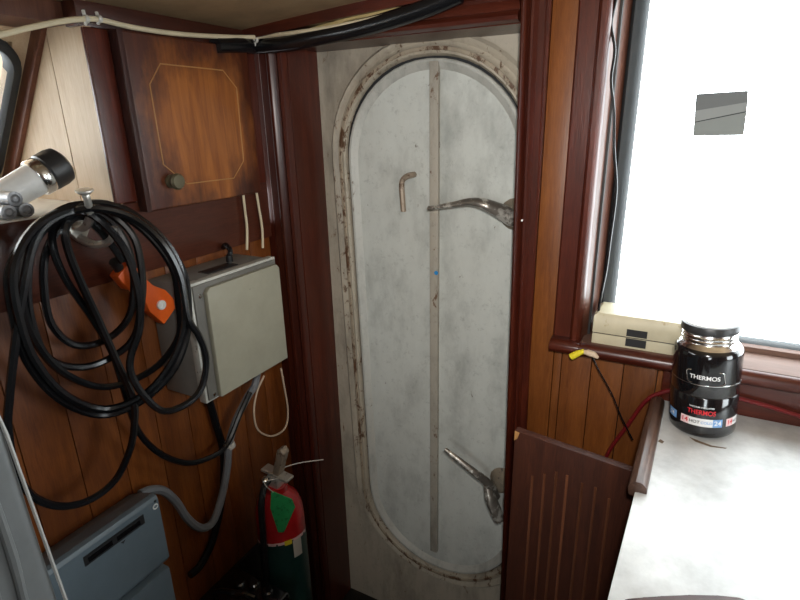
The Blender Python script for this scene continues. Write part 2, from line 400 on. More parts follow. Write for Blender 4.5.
MB().lathe([(0, 0), (.0016, 0), (.0016, .003), (0, .004)], (-.229, .857, -.157), (0, -1, 0), 8).build('pin', 'white', dt)
tag(MB().box(-.70, -.24, .845, .99, -1.32, -1.268, .006).build('trim_4', 'black_wood', at=(-.47, .92, -1.32)), kind='structure')
MB().box(-.79, -.700, .8718, .8915, -1.32, .21).build('corner_board', 'mahogany', dt)
MB().box(-.228, -.208, .8718, .8915, -1.32, .21).build('side_board', 'mahogany', dt)
MB().box(-.700, -.253, .8718, .8915, .1502, .21).build('head_board', 'mahogany_x', dt)
# crown strip under the ceiling
mb = MB(); xs = [-.77+.05*i for i in range(0, 32)]
mb.prism([(x, .835, ceil_z(x)-.018) for x in xs]+[(x, .835, ceil_z(x)) for x in xs[::-1]], (0, .05, 0))
tag(mb.build('trim_5', 'mahogany_x', at=(-.3, .86, .17)), kind='structure')
# ================================================================ the steel door
d1 = thing('door_1', (-.44, .967, -1.32), kind='structure')
MB().box(-.78, -.18, .967, .976, -1.33, .29).build('bulkhead_plate', 'bulkhead', d1)
SL, ZR = -.020, -.10
def dring(x0, x1, z0, z1, r, y): return [(Vector((x, y, z)), Vector((ox, 0, oz)), Vector((0, -1, 0))) for x, z, ox, oz in rrect(x0, x1, z0, z1, r, 12, SL, ZR)]
# coaming: welded flat bar and rounded lip round the opening
MB().sweep(dring(-.671, -.207, -1.098, .152, .222, .967), [(0, 0), (.001, .005), (-.005, .011), (-.012, .009), (-.016, .005), (-.021, .006), (-.027, .015), (-.036, .016), (-.040, .010), (-.040, 0)]).build('coaming', 'coaming', d1, angle=50)
MB().sweep(dring(-.634, -.241, -1.064, .117, .195, .967), [(.003, 0), (.003, .004), (-.008, .004), (-.008, 0)]).build('seal', 'gasket', d1)
MB().sweep(dring(-.6675, -.2105, -1.0945, .1485, .219, .967), [(.004, .0), (.004, .003), (.001, .0055), (-.003, .003), (-.003, 0)]).build('weld_bead', 'weld', d1)
MB().sweep(dring(-.6425, -.2355, -1.0695, .1235, .198, .951), [(.004, -.003), (.004, .0008), (-.002, .0012), (-.004, -.003)]).build('worn_lip', 'weld', d1)
lf = MB(); out = rrect(-.625, -.248, -1.056, .108, .186, 12, SL, ZR)
lf.prism([(x, .9675, z) for x, z, a, b in out], (0, -.006, 0), 0)
leaf = lf.build('leaf', 'leaf', d1)
MB().sweep(dring(-.625, -.248, -1.056, .108, .186, .962), [(0, 0), (0, .007), (-.002, .009), (-.006, .009), (-.017, .002), (-.019, 0)]).build('flange', 'flange', d1, angle=20)
MB().box(-.4405, -.4225, .952, .963, -1.010, .103, .0015).build('rib', 'rib', d1)
MB().lathe([(0, 0), (.004, .0005), (.0045, .002), (0, .003)], (-.425, .9525, -.293), (0, -1, 0), 9).build('paint_blob', 'blue', d1)
MB().tube([(-.478, .966, -.1), (-.478, .95, -.1), (-.486, .948, -.102), (-.495, .948, -.108), (-.499, .948, -.118), (-.498, .948, -.14), (-.496, .948, -.172)], .0058, 8, smooth=3).build('bent_rod', 'rusty', d1)
def dog(pts, rad, boss, tail=None):
    h = MB().tube(pts, rad, 10, smooth=4, flat=.72).build('lever', 'dog', d1)
    MB().lathe([(.030, 0), (.030, .006), (.022, .012), (.017, .028), (.013, .034), (0, .036)], boss, (0, -1, 0), 16).build('boss', 'dog_boss', d1)
    if tail: MB().tube(tail, [.010, .0135, .0135, .0105], 10, smooth=4, flat=.7).build('lever_tail', 'dog', d1)
dog([(-.419, .900, -.154), (-.375, .899, -.146), (-.337, .899, -.138), (-.312, .903, -.141), (-.295, .915, -.150), (-.272, .935, -.166), (-.252, .945, -.172)], [.0042, .0055, .0075, .0105, .0135, .0185, .016], (-.27, .966, -.166))
dog([(-.379, .895, -.663), (-.345, .896, -.682), (-.312, .899, -.703), (-.292, .908, -.722), (-.28, .918, -.748), (-.272, .922, -.77)], [.0045, .0062, .0082, .0088, .0120, .0120], (-.268, .966, -.748),
    [(-.287, .914, -.738), (-.277, .906, -.762), (-.264, .902, -.785), (-.253, .900, -.806)])
# ================================================================ front window, casing and sill
w1 = thing('window_1', (.32, .945, -.35), kind='structure')
wring = [(Vector((x, .948, z)), Vector((ox, 0, oz)), Vector((0, -1, 0))) for x, z, ox, oz in rrect(-.104, .76, -.362, .207, .05, 8)]
MB().sweep(wring, [(0, -.012), (0, .016), (-.005, .022), (-.014, .020), (-.022, .008), (-.022, -.012)]).build('gasket', 'grey_rubber', w1, angle=60)
MB().box(-.11, .77, .950, .955, -.37, .23).build('pane', 'glass', w1)
MB().prism([(-.130, .872, -.352), (-.121, .872, -.352), (-.1005, .945, -.352), (-.1005, .966, -.352), (-.130, .966, -.352)], (0, 0, .58)).build('reveal', 'trim_brown', w1)
MB().box(-.12, .78, .895, .95, .207, .235).build('head_reveal', 'trim_brown', w1)
cpr = [(-.168, .892), (-.168, .869), (-.165, .866), (-.140, .866), (-.138, .862), (-.134, .857), (-.128, .857), (-.123, .862), (-.121, .872), (-.121, .892)]
MB().prism([(x, y, -.352) for x, y in cpr], (0, 0, .58)).build('casing', 'mahogany', w1)
MB().box(-.10, .77, .921, .945, -.356, -.343, .002).build('bottom_ledge', 'sill_wood', w1)
nose = [(.93, -.374), (.93, -.352), (.850, -.352), (.844, -.354), (.840, -.359), (.839, -.366), (.842, -.372), (.850, -.376)]
sl_ = MB().prism([(-.168, y, z) for y, z in nose if y < .89]+[(-.168, .885, -.374)], (.04, 0, 0))
nz = [(.885, -.374), (.885, -.352)]
sl_ = MB().prism([(-.168, y, z) for y, z in nz]+[(-.168, y, z) for y, z in nose[2:]], (.048, 0, 0), .0015)
sl_.prism([(-.1195, y, z) for y, z in nose], (1.3, 0, 0))
sill = tag(sl_.build('trim_6', 'mahogany_x', at=(.3, .88, -.37)), kind='structure')
MB().box(.008, 1.2, .867, .882, -.455, -.372, .003).build('apron', 'mahogany_x', sill)
MB().box(-.1195, 1.18, .8515, .929, -.3525, -.3512, .0004).build('worn_top', 'sill_wood', sill)
# flat grey panel added in place of the view out through the pane
gp = thing('outside_view_patch', (.03, .949, -.03), 'small grey rectangle with a dark slanting line standing in for the view out through the window', 'patch')
def para(z0, z1, s0, s1, m, name, y=.9482):
    xl = lambda z: -.004+(.03-z)/.059*.004; xr = lambda z: .061+(.032-z)/.06*.004
    pts = [(xl(z0), y, z0), (xr(z0), y, s0), (xr(z1), y, s1), (xl(z1), y, z1)]
    return MB().prism(pts, (0, .0012, 0)).build(name, m, gp)
para(-.0295, -.0105, -.0285, .003, 'patch_light', 'lower_view')
para(-.0105, -.0092, .003, .0045, 'gasket', 'seam')  # slanting line of the outside view
para(-.0092, .0065, .0045, .0165, 'patch_mid', 'middle_view')
para(.0065, .030, .0165, .032, 'patch_dark', 'upper_view')
# ================================================================ cabinet
cb = thing('wall_cabinet', (-.77, .68, -.13), 'built-in varnished wooden wall cabinet with inlaid door and cream planked side', 'cabinet')
MB().box(-.777, -.7695, .5195, .5575, -.113, .135, .003, 3).build('stile', 'mahogany', cb)
MB().box(-.80, -.7745, .56, .862, -.113, .135).build('frame', 'mahogany', cb)
MB().box(-.80, -.770, .514, .862, .135, .168, .002).build('top_rail', 'mahogany_y', cb)
MB().box(-.795, -.7715, .822, .862, -.128, .135).build('hinge_stile', 'mahogany', cb)
sp = [(-.77, -.856, .168), (-.858, -1.028, .168), (-1.030, -1.10, .168)]
def hx(z): return -.8805+(.136-z)/.248*-.2065
for xa, xb in ((-.7705, -.8565), (-.8585, -1.0295), (-1.0315, -1.09)):
    zc = lambda x: -.113 if x < -2 else min(.168, .136+(x+.8805)/.2065*.248)
    pts = [(xa, .520, -.113), (xa, .520, zc(xa)), (xb, .520, zc(xb)), (xb, .520, -.113)]
    if xa > -.8805 > xb: pts.insert(2, (-.86, .520, .16))
    MB().prism(pts, (0, .012, 0)).build('side_plank', 'cream_plank', cb)
# batten in the corner with the hull
bt = MB().prism([(-.843, .512, .150), (-.878, .512, .150), (-1.087, .512, -.112), (-1.052, .512, -.112)], (0, .009, 0), .0015)
bt.build('corner_batten', 'trim_brown', cb)
dr = MB().box(-.7695, -.750, .5640, .821, -.1285, .134, .003, 3).build('door', 'cab_door', cb)
# the door's pattern is centred on the door: give it its own origin
c0 = W((-.75, .70, -.01)); off = c0-W((-.77, .68, -.13))
for v in dr.data.vertices: v.co -= off
dr.location = off
INL = [(.617, .093), (.752, .092), (.782, .064), (.779, -.065), (.748, -.094), (.635, -.093), (.593, -.058), (.591, .062)]
INL = [(.700+(y-.69)*.97-.006, z) for y, z in INL]
eb = MB().box(-.7695, -.7493, .5565, .5660, -.1287, .1342, .0015).build('edge_strip', 'edge_dark', dr); eb.location = -off
il = MB(); il.tube([(-.7498, y, z) for y, z in INL], .0011, 6, closed=True)
o = il.build('inlay', 'inlay', dr); o.location = -off
kb = MB().lathe([(.011, 0), (.011, .003), (.006, .005), (.005, .010), (.0125, .013), (.0135, .017), (.011, .021), (0, .022)], (-.750, .609, -.0855), (1, 0, 0), 18).build('knob', 'brass', dr); kb.location = -off
# ================================================================ shelf behind the board
tag(MB().box(-1.12, -.7705, -1.3, .5195, -.124, -.112, .001).build('trim_8', 'white', at=(-.9, .2, -.12)), kind='structure')
bo = thing('bottle', (-.805, .44, -.112), 'white bottle with steel collar and black cap lying on the shelf by the port window', 'bottle')
ax = Vector((.10, 1, .46)).normalized(); b0 = Vector((-.818, .378, -.0925))
MB().lathe([(0, 0), (.014, 0), (.0185, .004), (.0205, .012), (.0225, .062)], b0, ax).build('body', 'white', bo)
MB().lathe([(.0, .061), (.0245, .061), (.026, .063), (.026, .075), (.0245, .077), (0, .077)], b0, ax).build('collar', 'steel', bo)
MB().lathe([(.024, .0765), (.0268, .079), (.0272, .094), (.0255, .104), (.02, .108), (0, .109)], b0, ax).build('cap', 'matte_black', bo)
for i, (y, z) in enumerate(((.372, -.1035), (.394, -.1035), (.383, -.0875))):
    o = MB().lathe([(0, -.035), (.0095, -.035), (.0095, 0), (.006, .0005), (.0055, -.001), (.003, .001), (0, .001)], (-.774, y, z+.0015), (1, 0, 0), 14)
    o = o.build('battery', 'cell', at=(-.774, y, -.112))
    tag(o, ('grey round battery cell on the shelf, the left one of the lower pair', 'grey round battery cell on the shelf, the right one of the lower pair', 'grey round battery cell resting on top of two others on the shelf')[i], 'battery', 'battery cells on the shelf')
# ================================================================ hook and cable coil
hk = thing('coat_hook', (-.769, .45, -.14), 'chrome double coat hook holding the coil of black cable', 'hook')
hp = [(.430, -.116), (.440, -.109), (.449, -.121), (.458, -.109), (.468, -.116), (.465, -.137), (.456, -.153), (.446, -.155), (.436, -.142)]
MB().prism([(-.770, y, z) for y, z in hp], (.012, 0, 0), .002).build('back_plate', 'chrome', hk)
MB().tube([(-.760, .447, -.132), (-.735, .442, -.130), (-.708, .436, -.116), (-.692, .428, -.100), (-.684, .423, -.088), (-.683, .421, -.079)], [.007, .007, .0058, .005, .0045, .0048], 8, smooth=4).build('upper_arm', 'chrome', hk)
MB().lathe([(0, 0), (.005, 0), (.0108, .004), (.0108, .0065), (0, .007)], (-.683, .421, -.081), (.1, -.1, 1), 14).build('button', 'chrome', hk)
MB().tube([(-.760, .448, -.150), (-.735, .450, -.157), (-.712, .455, -.154), (-.700, .458, -.144), (-.695, .459, -.131)], [.0065, .0058, .005, .0048, .0055], 8, smooth=4).build('lower_arm', 'chrome', hk)
for y, z in ((.440, -.122), (.458, -.122), (.449, -.147)):
    MB().lathe([(0, 0), (.003, 0), (.0025, .0015), (0, .002)], (-.758, y, z), (1, 0, 0), 8).build('screw', 'matte_black', hk)
COIL = [(-0.733, 0.709, -0.519), (-0.733, 0.675, -0.552), (-0.733, 0.629, -0.599), (-0.733, 0.578, -0.597), (-0.733, 0.531, -0.575), (-0.733, 0.485, -0.524), (-0.733, 0.458, -0.466), (-0.701, 0.431, -0.381), (-0.711, 0.43, -0.312), (-0.718, 0.416, -0.255), (-0.718, 0.394, -0.196), (-0.718, 0.386, -0.15), (-0.718, 0.396, -0.12), (-0.7, 0.433, -0.096), (-0.688, 0.469, -0.106), (-0.657, 0.494, -0.139), (-0.639, 0.51, -0.187), (-0.636, 0.508, -0.245), (-0.636, 0.499, -0.291), (-0.644, 0.472, -0.337), (-0.667, 0.437, -0.375), (-0.697, 0.394, -0.384), (-0.7, 0.348, -0.339), (-0.7, 0.323, -0.277), (-0.7, 0.318, -0.215), (-0.7, 0.324, -0.165), (-0.7, 0.346, -0.127), (-0.7, 0.381, -0.104), (-0.708, 0.44, -0.1), (-0.692, 0.479, -0.109), (-0.662, 0.502, -0.148), (-0.645, 0.52, -0.2), (-0.642, 0.52, -0.249), (-0.643, 0.508, -0.304), (-0.651, 0.478, -0.353), (-0.679, 0.436, -0.39), (-0.706, 0.39, -0.394), (-0.708, 0.342, -0.343), (-0.708, 0.317, -0.276), (-0.708, 0.316, -0.209), (-0.708, 0.325, -0.16), (-0.708, 0.357, -0.124), (-0.708, 0.399, -0.1), (-0.712, 0.436, -0.098), (-0.701, 0.473, -0.114), (-0.675, 0.496, -0.148), (-0.655, 0.511, -0.198), (-0.651, 0.509, -0.25), (-0.65, 0.5, -0.301), (-0.666, 0.468, -0.34), (-0.695, 0.431, -0.359), (-0.712, 0.395, -0.351), (-0.712, 0.353, -0.305), (-0.712, 0.333, -0.249), (-0.712, 0.332, -0.195), (-0.712, 0.346, -0.151), (-0.712, 0.375, -0.118), (-0.712, 0.409, -0.103), (-0.728, 0.449, -0.105), (-0.721, 0.475, -0.128), (-0.709, 0.484, -0.17), (-0.704, 0.479, -0.222), (-0.709, 0.463, -0.27), (-0.725, 0.431, -0.296), (-0.728, 0.39, -0.288), (-0.728, 0.367, -0.25), (-0.728, 0.368, -0.201), (-0.728, 0.38, -0.156), (-0.728, 0.409, -0.122), (-0.722, 0.45, -0.106), (-0.713, 0.476, -0.121), (-0.697, 0.489, -0.155), (-0.691, 0.486, -0.207), (-0.691, 0.478, -0.243), (-0.697, 0.461, -0.294), (-0.712, 0.436, -0.318), (-0.722, 0.393, -0.322), (-0.722, 0.351, -0.293), (-0.722, 0.341, -0.24), (-0.722, 0.347, -0.187), (-0.722, 0.366, -0.139), (-0.722, 0.399, -0.113), (-0.69, 0.428, -0.1), (-0.67, 0.469, -0.116), (-0.642, 0.489, -0.151), (-0.628, 0.501, -0.203), (-0.624, 0.5, -0.269), (-0.622, 0.512, -0.3), (-0.622, 0.52, -0.341), (-0.622, 0.507, -0.38), (-0.623, 0.481, -0.397), (-0.638, 0.446, -0.4), (-0.656, 0.431, -0.373), (-0.668, 0.425, -0.338), (-0.669, 0.43, -0.31), (-0.661, 0.447, -0.269), (-0.662, 0.455, -0.217), (-0.674, 0.455, -0.161), (-0.688, 0.439, -0.12), (-0.704, 0.425, -0.105), (-0.704, 0.393, -0.106), (-0.704, 0.359, -0.13), (-0.704, 0.328, -0.199), (-0.704, 0.306, -0.257), (-0.704, 0.286, -0.316), (-0.704, 0.276, -0.353), (-0.704, 0.271, -0.409), (-0.704, 0.281, -0.456), (-0.704, 0.309, -0.493), (-0.704, 0.348, -0.511), (-0.695, 0.384, -0.499), (-0.684, 0.409, -0.458), (-0.68, 0.421, -0.421), (-0.681, 0.428, -0.382), (-0.694, 0.423, -0.318), (-0.703, 0.415, -0.255), (-0.704, 0.404, -0.201), (-0.704, 0.396, -0.151), (-0.704, 0.4, -0.12), (-0.72, 0.433, -0.113), (-0.719, 0.451, -0.133), (-0.713, 0.463, -0.159), (-0.705, 0.47, -0.185)]
cc = thing('cable_coil', (-.70, .42, -.11), 'thick black cable hung in many loose loops on the chrome hook', 'cable')
MB().tube(COIL, .0053, 7, smooth=5).build('cable_run', 'cable', cc)
# orange plug at the end of the cable
pl = MB()
dvec = Vector((0, .067, -.089)).normalized(); nvec = Vector((0, .089, .067)).normalized()
pc = Vector((-.742, .513, -.246))
def pp(a, b): return pc+dvec*a+nvec*b
pl.prism([pp(-.058, -.014), pp(-.030, -.018), pp(-.022, -.012), pp(.0, -.013), pp(.022, -.022), pp(.058, -.022), pp(.058, .020), pp(.022, .022), pp(.0, .014), pp(-.022, .013), pp(-.03, .018), pp(-.058, .014)], (.022, 0, 0), .003)
plug = pl.build('plug', 'orange', cc)
MB().lathe([(0, 0), (.008, 0), (.008, .003), (.004, .0035), (.004, .002), (0, .002)], pp(.03, -.002)+Vector((.022, 0, 0)), (1, 0, 0), 14).build('screw_cap', 'white', plug)
MB().tube([pp(-.056, 0)+Vector((.011, 0, 0)), pp(-.075, .001)+Vector((.018, 0, 0))], .0078, 10).build('strain_relief', 'black_plastic', plug)
# ================================================================ grey switch box
sb = thing('switch_box', (-.72, .655, -.45), 'grey beige metal electrical box with raised lid mounted on the planked wall', 'box')
MB().box(-.7775, -.690, .555, .755, -.449, -.242, .003).build('body', 'box_body', sb)
MB().box(-.692, -.676, .552, .758, -.452, -.239, .002).build('rim', 'box_rim', sb)
MB().box(-.677, -.6725, .5565, .7535, -.4475, -.2435, .001).build('groove', 'box_gap', sb)
lx = -.665
lid = [(.575, -.447), (.7535, -.447), (.7535, -.258), (.746, -.2505), (.582, -.2505), (.575, -.2575)]
MB().prism([(-.673, y, z) for y, z in lid], (.010, 0, 0), .0025).build('lid', 'box_lid', sb)
MB().lathe([(0, 0), (.006, 0), (.006, .012), (0, .013)], (-.735, .70, -.242), (0, 0, 1), 12).build('cable_gland', 'black_plastic', sb)
MB().box(-.730, -.704, .62, .69, -.2425, -.2405, .0005).build('top_slot', 'matte_black', sb)
for y, z in ((.568, -.262), (.568, -.44)):
    MB().lathe([(0, 0), (.004, 0), (.0035, .002), (0, .0025)], (-.6725, y, z), (1, 0, 0), 10).build('screw', 'steel', sb)
tag(MB().tube([(-.735, .70, -.232), (-.735, .705, -.222), (-.752, .712, -.214), (-.768, .72, -.222)], .0048, 8, smooth=4).build('short_cable', 'cable', at=(-.74, .70, -.24)), 'short black cable bent over the top of the grey box', 'cable')
def cable(name, pts, r, m, label, smooth=4, n=8, group=None, cat='cable'):
    o = MB().tube(pts, r, n, smooth=smooth).build(name, m, at=tuple(pts[len(pts)//2])); return tag(o, label, cat, group)
cable('power_cable', [(-.767, .618, -.450)]+[(-0.767, 0.632, -0.502), (-0.767, 0.641, -0.568), (-0.767, 0.649, -0.631), (-0.767, 0.64, -0.698), (-0.767, 0.615, -0.767), (-0.767, 0.584, -0.819), (-0.767, 0.55, -0.844), (-0.767, 0.525, -0.844)], .0075, 'cable', 'thick black cable dropping from the grey box down the planked wall')
cable('conduit', [(-0.75, 0.45, -0.591), (-0.75, 0.469, -0.596), (-0.75, 0.492, -0.614), (-0.75, 0.513, -0.653), (-0.75, 0.529, -0.702), (-0.75, 0.553, -0.744), (-0.75, 0.582, -0.755), (-0.75, 0.611, -0.721), (-0.75, 0.637, -0.666), (-0.75, 0.651, -0.615), (-0.75, 0.678, -0.572), (-0.75, 0.718, -0.537), (-0.75, 0.745, -0.517)]+[(-.748, .762, -.452)], .0078, 'conduit', 'grey plastic conduit curving from the grey box to the wall heater', cat='conduit')
cable('thin_cable', [(-.757, .795, -.447)]+[(-0.75, 0.771, -0.514), (-0.75, 0.745, -0.54), (-0.75, 0.729, -0.581), (-0.75, 0.735, -0.628), (-0.75, 0.774, -0.666), (-0.75, 0.819, -0.671), (-0.75, 0.835, -0.632), (-0.75, 0.83, -0.564), (-0.75, 0.826, -0.52)][::-1][1:-1]+[(-.755, .70, -.447)] if False else [(-0.75, 0.771, -0.514), (-0.75, 0.745, -0.54), (-0.75, 0.729, -0.581), (-0.75, 0.735, -0.628), (-0.75, 0.774, -0.666), (-0.75, 0.819, -0.671), (-0.75, 0.835, -0.632), (-0.75, 0.83, -0.564), (-0.75, 0.826, -0.52)], .0022, 'beige', 'thin cream cable hanging in a loop below the grey box')
cable('thin_cable', [(-0.762, 0.782, -0.128), (-0.762, 0.782, -0.159), (-0.762, 0.782, -0.195), (-0.762, 0.775, -0.238)], .0026, 'cream_wire', 'left one of two thin cream cables running down behind the grey box')
cable('thin_cable', [(-0.762, 0.819, -0.124), (-0.762, 0.822, -0.161), (-0.762, 0.825, -0.203), (-0.762, 0.821, -0.244)], .0026, 'cream_wire', 'right one of two thin cream cables running down behind the grey box')
tag(MB().lathe([(.0105, -.006), (.011, -.004), (.011, .004), (.0105, .006)], (-.750, .653, -.616), (.1, .2, -1), 12).build('conduit_clip', 'tie', at=(-.750, .653, -.616)), 'pale tie wrapped round the grey conduit and black cable', 'tie')
# ================================================================ cables under the ceiling
w = cable('ceiling_cable', [(-0.742, 0.372, 0.101), (-0.742, 0.395, 0.107), (-0.742, 0.431, 0.119), (-0.742, 0.471, 0.131), (-0.742, 0.502, 0.138), (-0.742, 0.528, 0.141), (-0.742, 0.574, 0.138), (-0.742, 0.644, 0.138), (-0.742, 0.726, 0.143), (-0.742, 0.837, 0.154)]+[(-0.74, 0.835, 0.154), (-0.67, 0.835, 0.153), (-0.593, 0.835, 0.154), (-0.542, 0.835, 0.156), (-0.474, 0.835, 0.161), (-0.419, 0.835, 0.169), (-0.385, 0.835, 0.175), (-0.351, 0.835, 0.183)][1:], .0036, 'cream_wire', 'cream cable running along the top of the cabinet and the door head')
cable('ceiling_cable', [(-0.752, 0.745, 0.132), (-0.752, 0.806, 0.138), (-0.752, 0.854, 0.141)]+[(-0.741, 0.842, 0.139), (-0.666, 0.842, 0.138), (-0.599, 0.842, 0.143), (-0.537, 0.842, 0.147), (-0.459, 0.842, 0.156), (-0.388, 0.842, 0.168), (-0.338, 0.842, 0.18)][1:], .0140, 'cable', 'thick black cable sagging under the ceiling above the steel door', n=10)
cable('ceiling_cable', [(-0.648, 0.85, 0.154), (-0.582, 0.85, 0.163), (-0.53, 0.85, 0.17), (-0.472, 0.85, 0.178), (-0.426, 0.85, 0.186)], .0030, 'yellow_wire', 'yellowed cable under the ceiling, upper one of the yellowed pair')
cable('ceiling_cable', [(-0.601, 0.846, 0.155), (-0.538, 0.846, 0.167), (-0.489, 0.846, 0.169), (-0.442, 0.846, 0.175), (-0.398, 0.846, 0.182)], .0040, 'yellow_wire', 'yellowed cable under the ceiling, lower one of the yellowed pair')
for i, (y, z, l, x) in enumerate(((.508, .139, .011, -.742), (.527, .1415, .009, -.742), (.838, .149, .016, -.742))):
    t_ = MB().lathe([(.0042, -.003), (.0052, -.002), (.0052, .002), (.0042, .003)], (x, y, z), (0, 1, 0), 10)
    t_.tube([(x-.002, y, z+.004), (x-.003, y, z+l)], .0022, 6); t_.tube([(x-.002, y, z-.004), (x-.004, y, z-l*.6)], .0022, 6)
    tag(t_.build('cable_clip', 'tie', at=(x, y, z)), ('pale clip on the cream cable nearest the port window', 'pale clip on the cream cable at the top corner of the cabinet', 'pale tie round the cables at the right end of the cabinet')[i], 'clip', 'cable clips')
cable('casing_cable', [(-0.122, 0.872, 0.161), (-0.119, 0.872, 0.153), (-0.122, 0.872, 0.123), (-0.114, 0.872, 0.09), (-0.115, 0.872, 0.051), (-0.107, 0.872, 0.01), (-0.101, 0.872, -0.046), (-0.092, 0.872, -0.105), (-0.093, 0.872, -0.182), (-0.094, 0.872, -0.23), (-0.098, 0.872, -0.281), (-0.1, 0.872, -0.334)], .0022, 'cable', 'thin black cable running down the window casing')
# ================================================================ wall heater
ht = thing('wall_heater', (-.72, .32, -.95), 'blue grey metal heater cabinet with a black slot on the planked wall', 'heater')
MB().prism([(-.7775, .12, -.60), (-.745, .12, -.584), (-.712, .12, -.573), (-.703, .12, -.574), (-.700, .12, -.580), (-.700, .12, -.700), (-.708, .12, -.711), (-.7775, .12, -.711)], (0, .328, 0), .001).build('upper_case', 'heater', ht)
MB().box(-.7775, -.722, .125, .442, -.730, -.711).build('gap', 'matte_black', ht)
MB().box(-.7775, -.705, .12, .448, -.95, -.724, .004).build('lower_case', 'heater', ht)
MB().box(-.701, -.6992, .318, .418, -.6055, -.5885).build('slot_plate', 'matte_black', ht)
for y0, y1 in ((.324, .362), (.370, .410)): MB().box(-.6995, -.6985, y0, y1, -.602, -.594).build('slot_window', 'glossy_black', ht)
MB().tube([(-.6995, .4405+.0042*math.cos(a*math.pi/6), -.5905+.0042*math.sin(a*math.pi/6)) for a in range(12)], .0011, 6, closed=True).build('screw_ring', 'white', ht)
MB().lathe([(0, 0), (.0025, 0), (.002, .001), (0, .0012)], (-.7, .442, -.581), (1, 0, 0), 8).build('screw', 'matte_black', ht)
MB().prism([(-.7002, .374, -.609), (-.7002, .382, -.609), (-.7002, .378, -.614)], (.0006, 0, 0)).build('pointer', 'matte_black', ht)
# ================================================================ fire extinguisher
fx, fy, fr = -.688, .708, .052
ex = thing('fire_extinguisher', (fx, fy, -1.32), 'red fire extinguisher with dark green label standing in the corner by the door', 'extinguisher')
MB().lathe([(0, -1.32), (fr-.004, -1.32), (fr, -1.312), (fr, -.812), (fr*.96, -.785), (fr*.82, -.762), (fr*.55, -.746), (.022, -.741), (.022, -.728), (0, -.728)], (fx, fy, 0)).build('cylinder', 'ext_red', ex)
lb = MB(); n = 30; ringa = []
lab = bmesh.new()
top = []; bot = []
for k in range(n):
    a = 2*math.pi*k/n; r = fr+.0007
    top.append(lab.verts.new((fx+r*math.cos(a), fy+r*math.sin(a), -.853+.014*math.cos(a+.6)))); bot.append(lab.verts.new((fx+r*math.cos(a), fy+r*math.sin(a), -1.26)))
for k in range(n): lab.faces.new((top[k], bot[k], bot[(k+1) % n], top[(k+1) % n]))
bmesh.ops.recalc_face_normals(lab, faces=lab.faces); lb._add(lab); lb.build('label', 'ext_label', ex)
def band(a0, a1, z0, z1, m, name, dr_=.0012):
    q = bmesh.new(); A = []; B = []
    for k in range(9):
        a = a0+(a1-a0)*k/8; r = fr+dr_; sl = .014*math.cos(a+.6)
        A.append(q.verts.new((fx+r*math.cos(a), fy+r*math.sin(a), z0+sl))); B.append(q.verts.new((fx+r*math.cos(a), fy+r*math.sin(a), z1+sl)))
    for k in range(8): q.faces.new((A[k], A[k+1], B[k+1], B[k]))
    bmesh.ops.recalc_face_normals(q, faces=q.faces); mm = MB(); mm._add(q); return mm.build(name, m, ex)
band(-2.2, .4, -.857, -.850, 'pink_print', 'label_border'); band(-.75, -.45, -.86, -.848, 'yellow', 'label_flash', .0018)
band(-.42, -.02, -.90, -.855, 'tie', 'label_plate', .0018)
MB().box(fx-.014, fx+.014, fy-.014, fy+.014, -.730, -.702, .004).build('valve', 'chrome', ex)
MB().box(fx-.030, fx+.040, fy-.012, fy+.012, -.702, -.696, .002, rot=Matrix.Rotation(.12, 3, 'Y')).build('carry_handle', 'chrome', ex)
MB().prism([(fx+.0, fy-.010, -.697), (fx+.016, fy-.010, -.697), (fx+.036, fy-.010, -.640), (fx+.030, fy-.010, -.628), (fx+.020, fy-.010, -.632)], (0, .020, 0), .002).build('squeeze_lever', 'rusty', ex)
MB().lathe([(0, 0), (.012, 0), (.013, .006), (.010, .012), (0, .013)], (fx-.012, fy-.014, -.714), (-.6, -1, 0), 14).build('gauge', 'steel', ex)
MB().tube([(fx-.010, fy-.006, -.712), (fx-.004, fy-.032, -.716), (fx+.002, fy-.052, -.745), (fx+.006, fy-.060, -.80), (fx+.002, fy-.060, -.86), (fx-.004, fy-.060, -.96), (fx-.006, fy-.060, -1.02)], .007, 9, smooth=4).build('hose', 'black_plastic', ex)
MB().prism([(fx+.026, fy-.044, -.706), (fx+.060, fy-.024, -.728), (fx+.063, fy-.020, -.750), (fx+.042, fy-.038, -.808), (fx+.033, fy-.045, -.806), (fx+.024, fy-.050, -.745)], (.0, .0015, 0)).build('inspection_tag', 'tag_green', ex)
MB().tube([(fx+.02, fy-.01, -.70), (fx+.0, fy-.035, -.7), (fx+.030, fy-.043, -.708)], .001, 5, smooth=3).build('tag_string', 'tie', ex)
MB().tube([(fx+.01, fy, -.688), (fx+.04, fy+.03, -.682), (fx+.075, fy+.07, -.688)], .0011, 5, smooth=4).build('pin_wire', 'tie', ex)
# ================================================================ black gear case on the floor
gc = thing('gear_case', (-.69, .54, -1.32), 'black plastic gear case on the floor in front of the extinguisher', 'case')
MB().box(-.765, -.618, .44, .628, -1.32, -.945, .008, 3).build('case_body', 'black_plastic', gc)
MB().box(-.768, -.612, .434, .632, -.945, -.915, .006, 3).build('lid', 'glossy_black', gc)
for y in (.50, .575): MB().box(-.616, -.605, y-.012, y+.012, -.965, -.922, .003).build('latch', 'black_plastic', gc)
MB().tube([(-.735, .55, -.915), (-.735, .55, -.897), (-.72, .556, -.892), (-.672, .572, -.892), (-.657, .578, -.897), (-.655, .578, -.915)], .006, 8).build('handle', 'glossy_black', gc)
for i, (x, y) in enumerate(((-.718, .60), (-.69, .612), (-.652, .61), (-.735, .52), (-.66, .53))): MB().lathe([(.012, 0), (.012, .006), (.009, .009), (0, .009)], (x, y, -.916), (0, 0, 1), 14).build('vent_cap', 'glossy_black', gc)
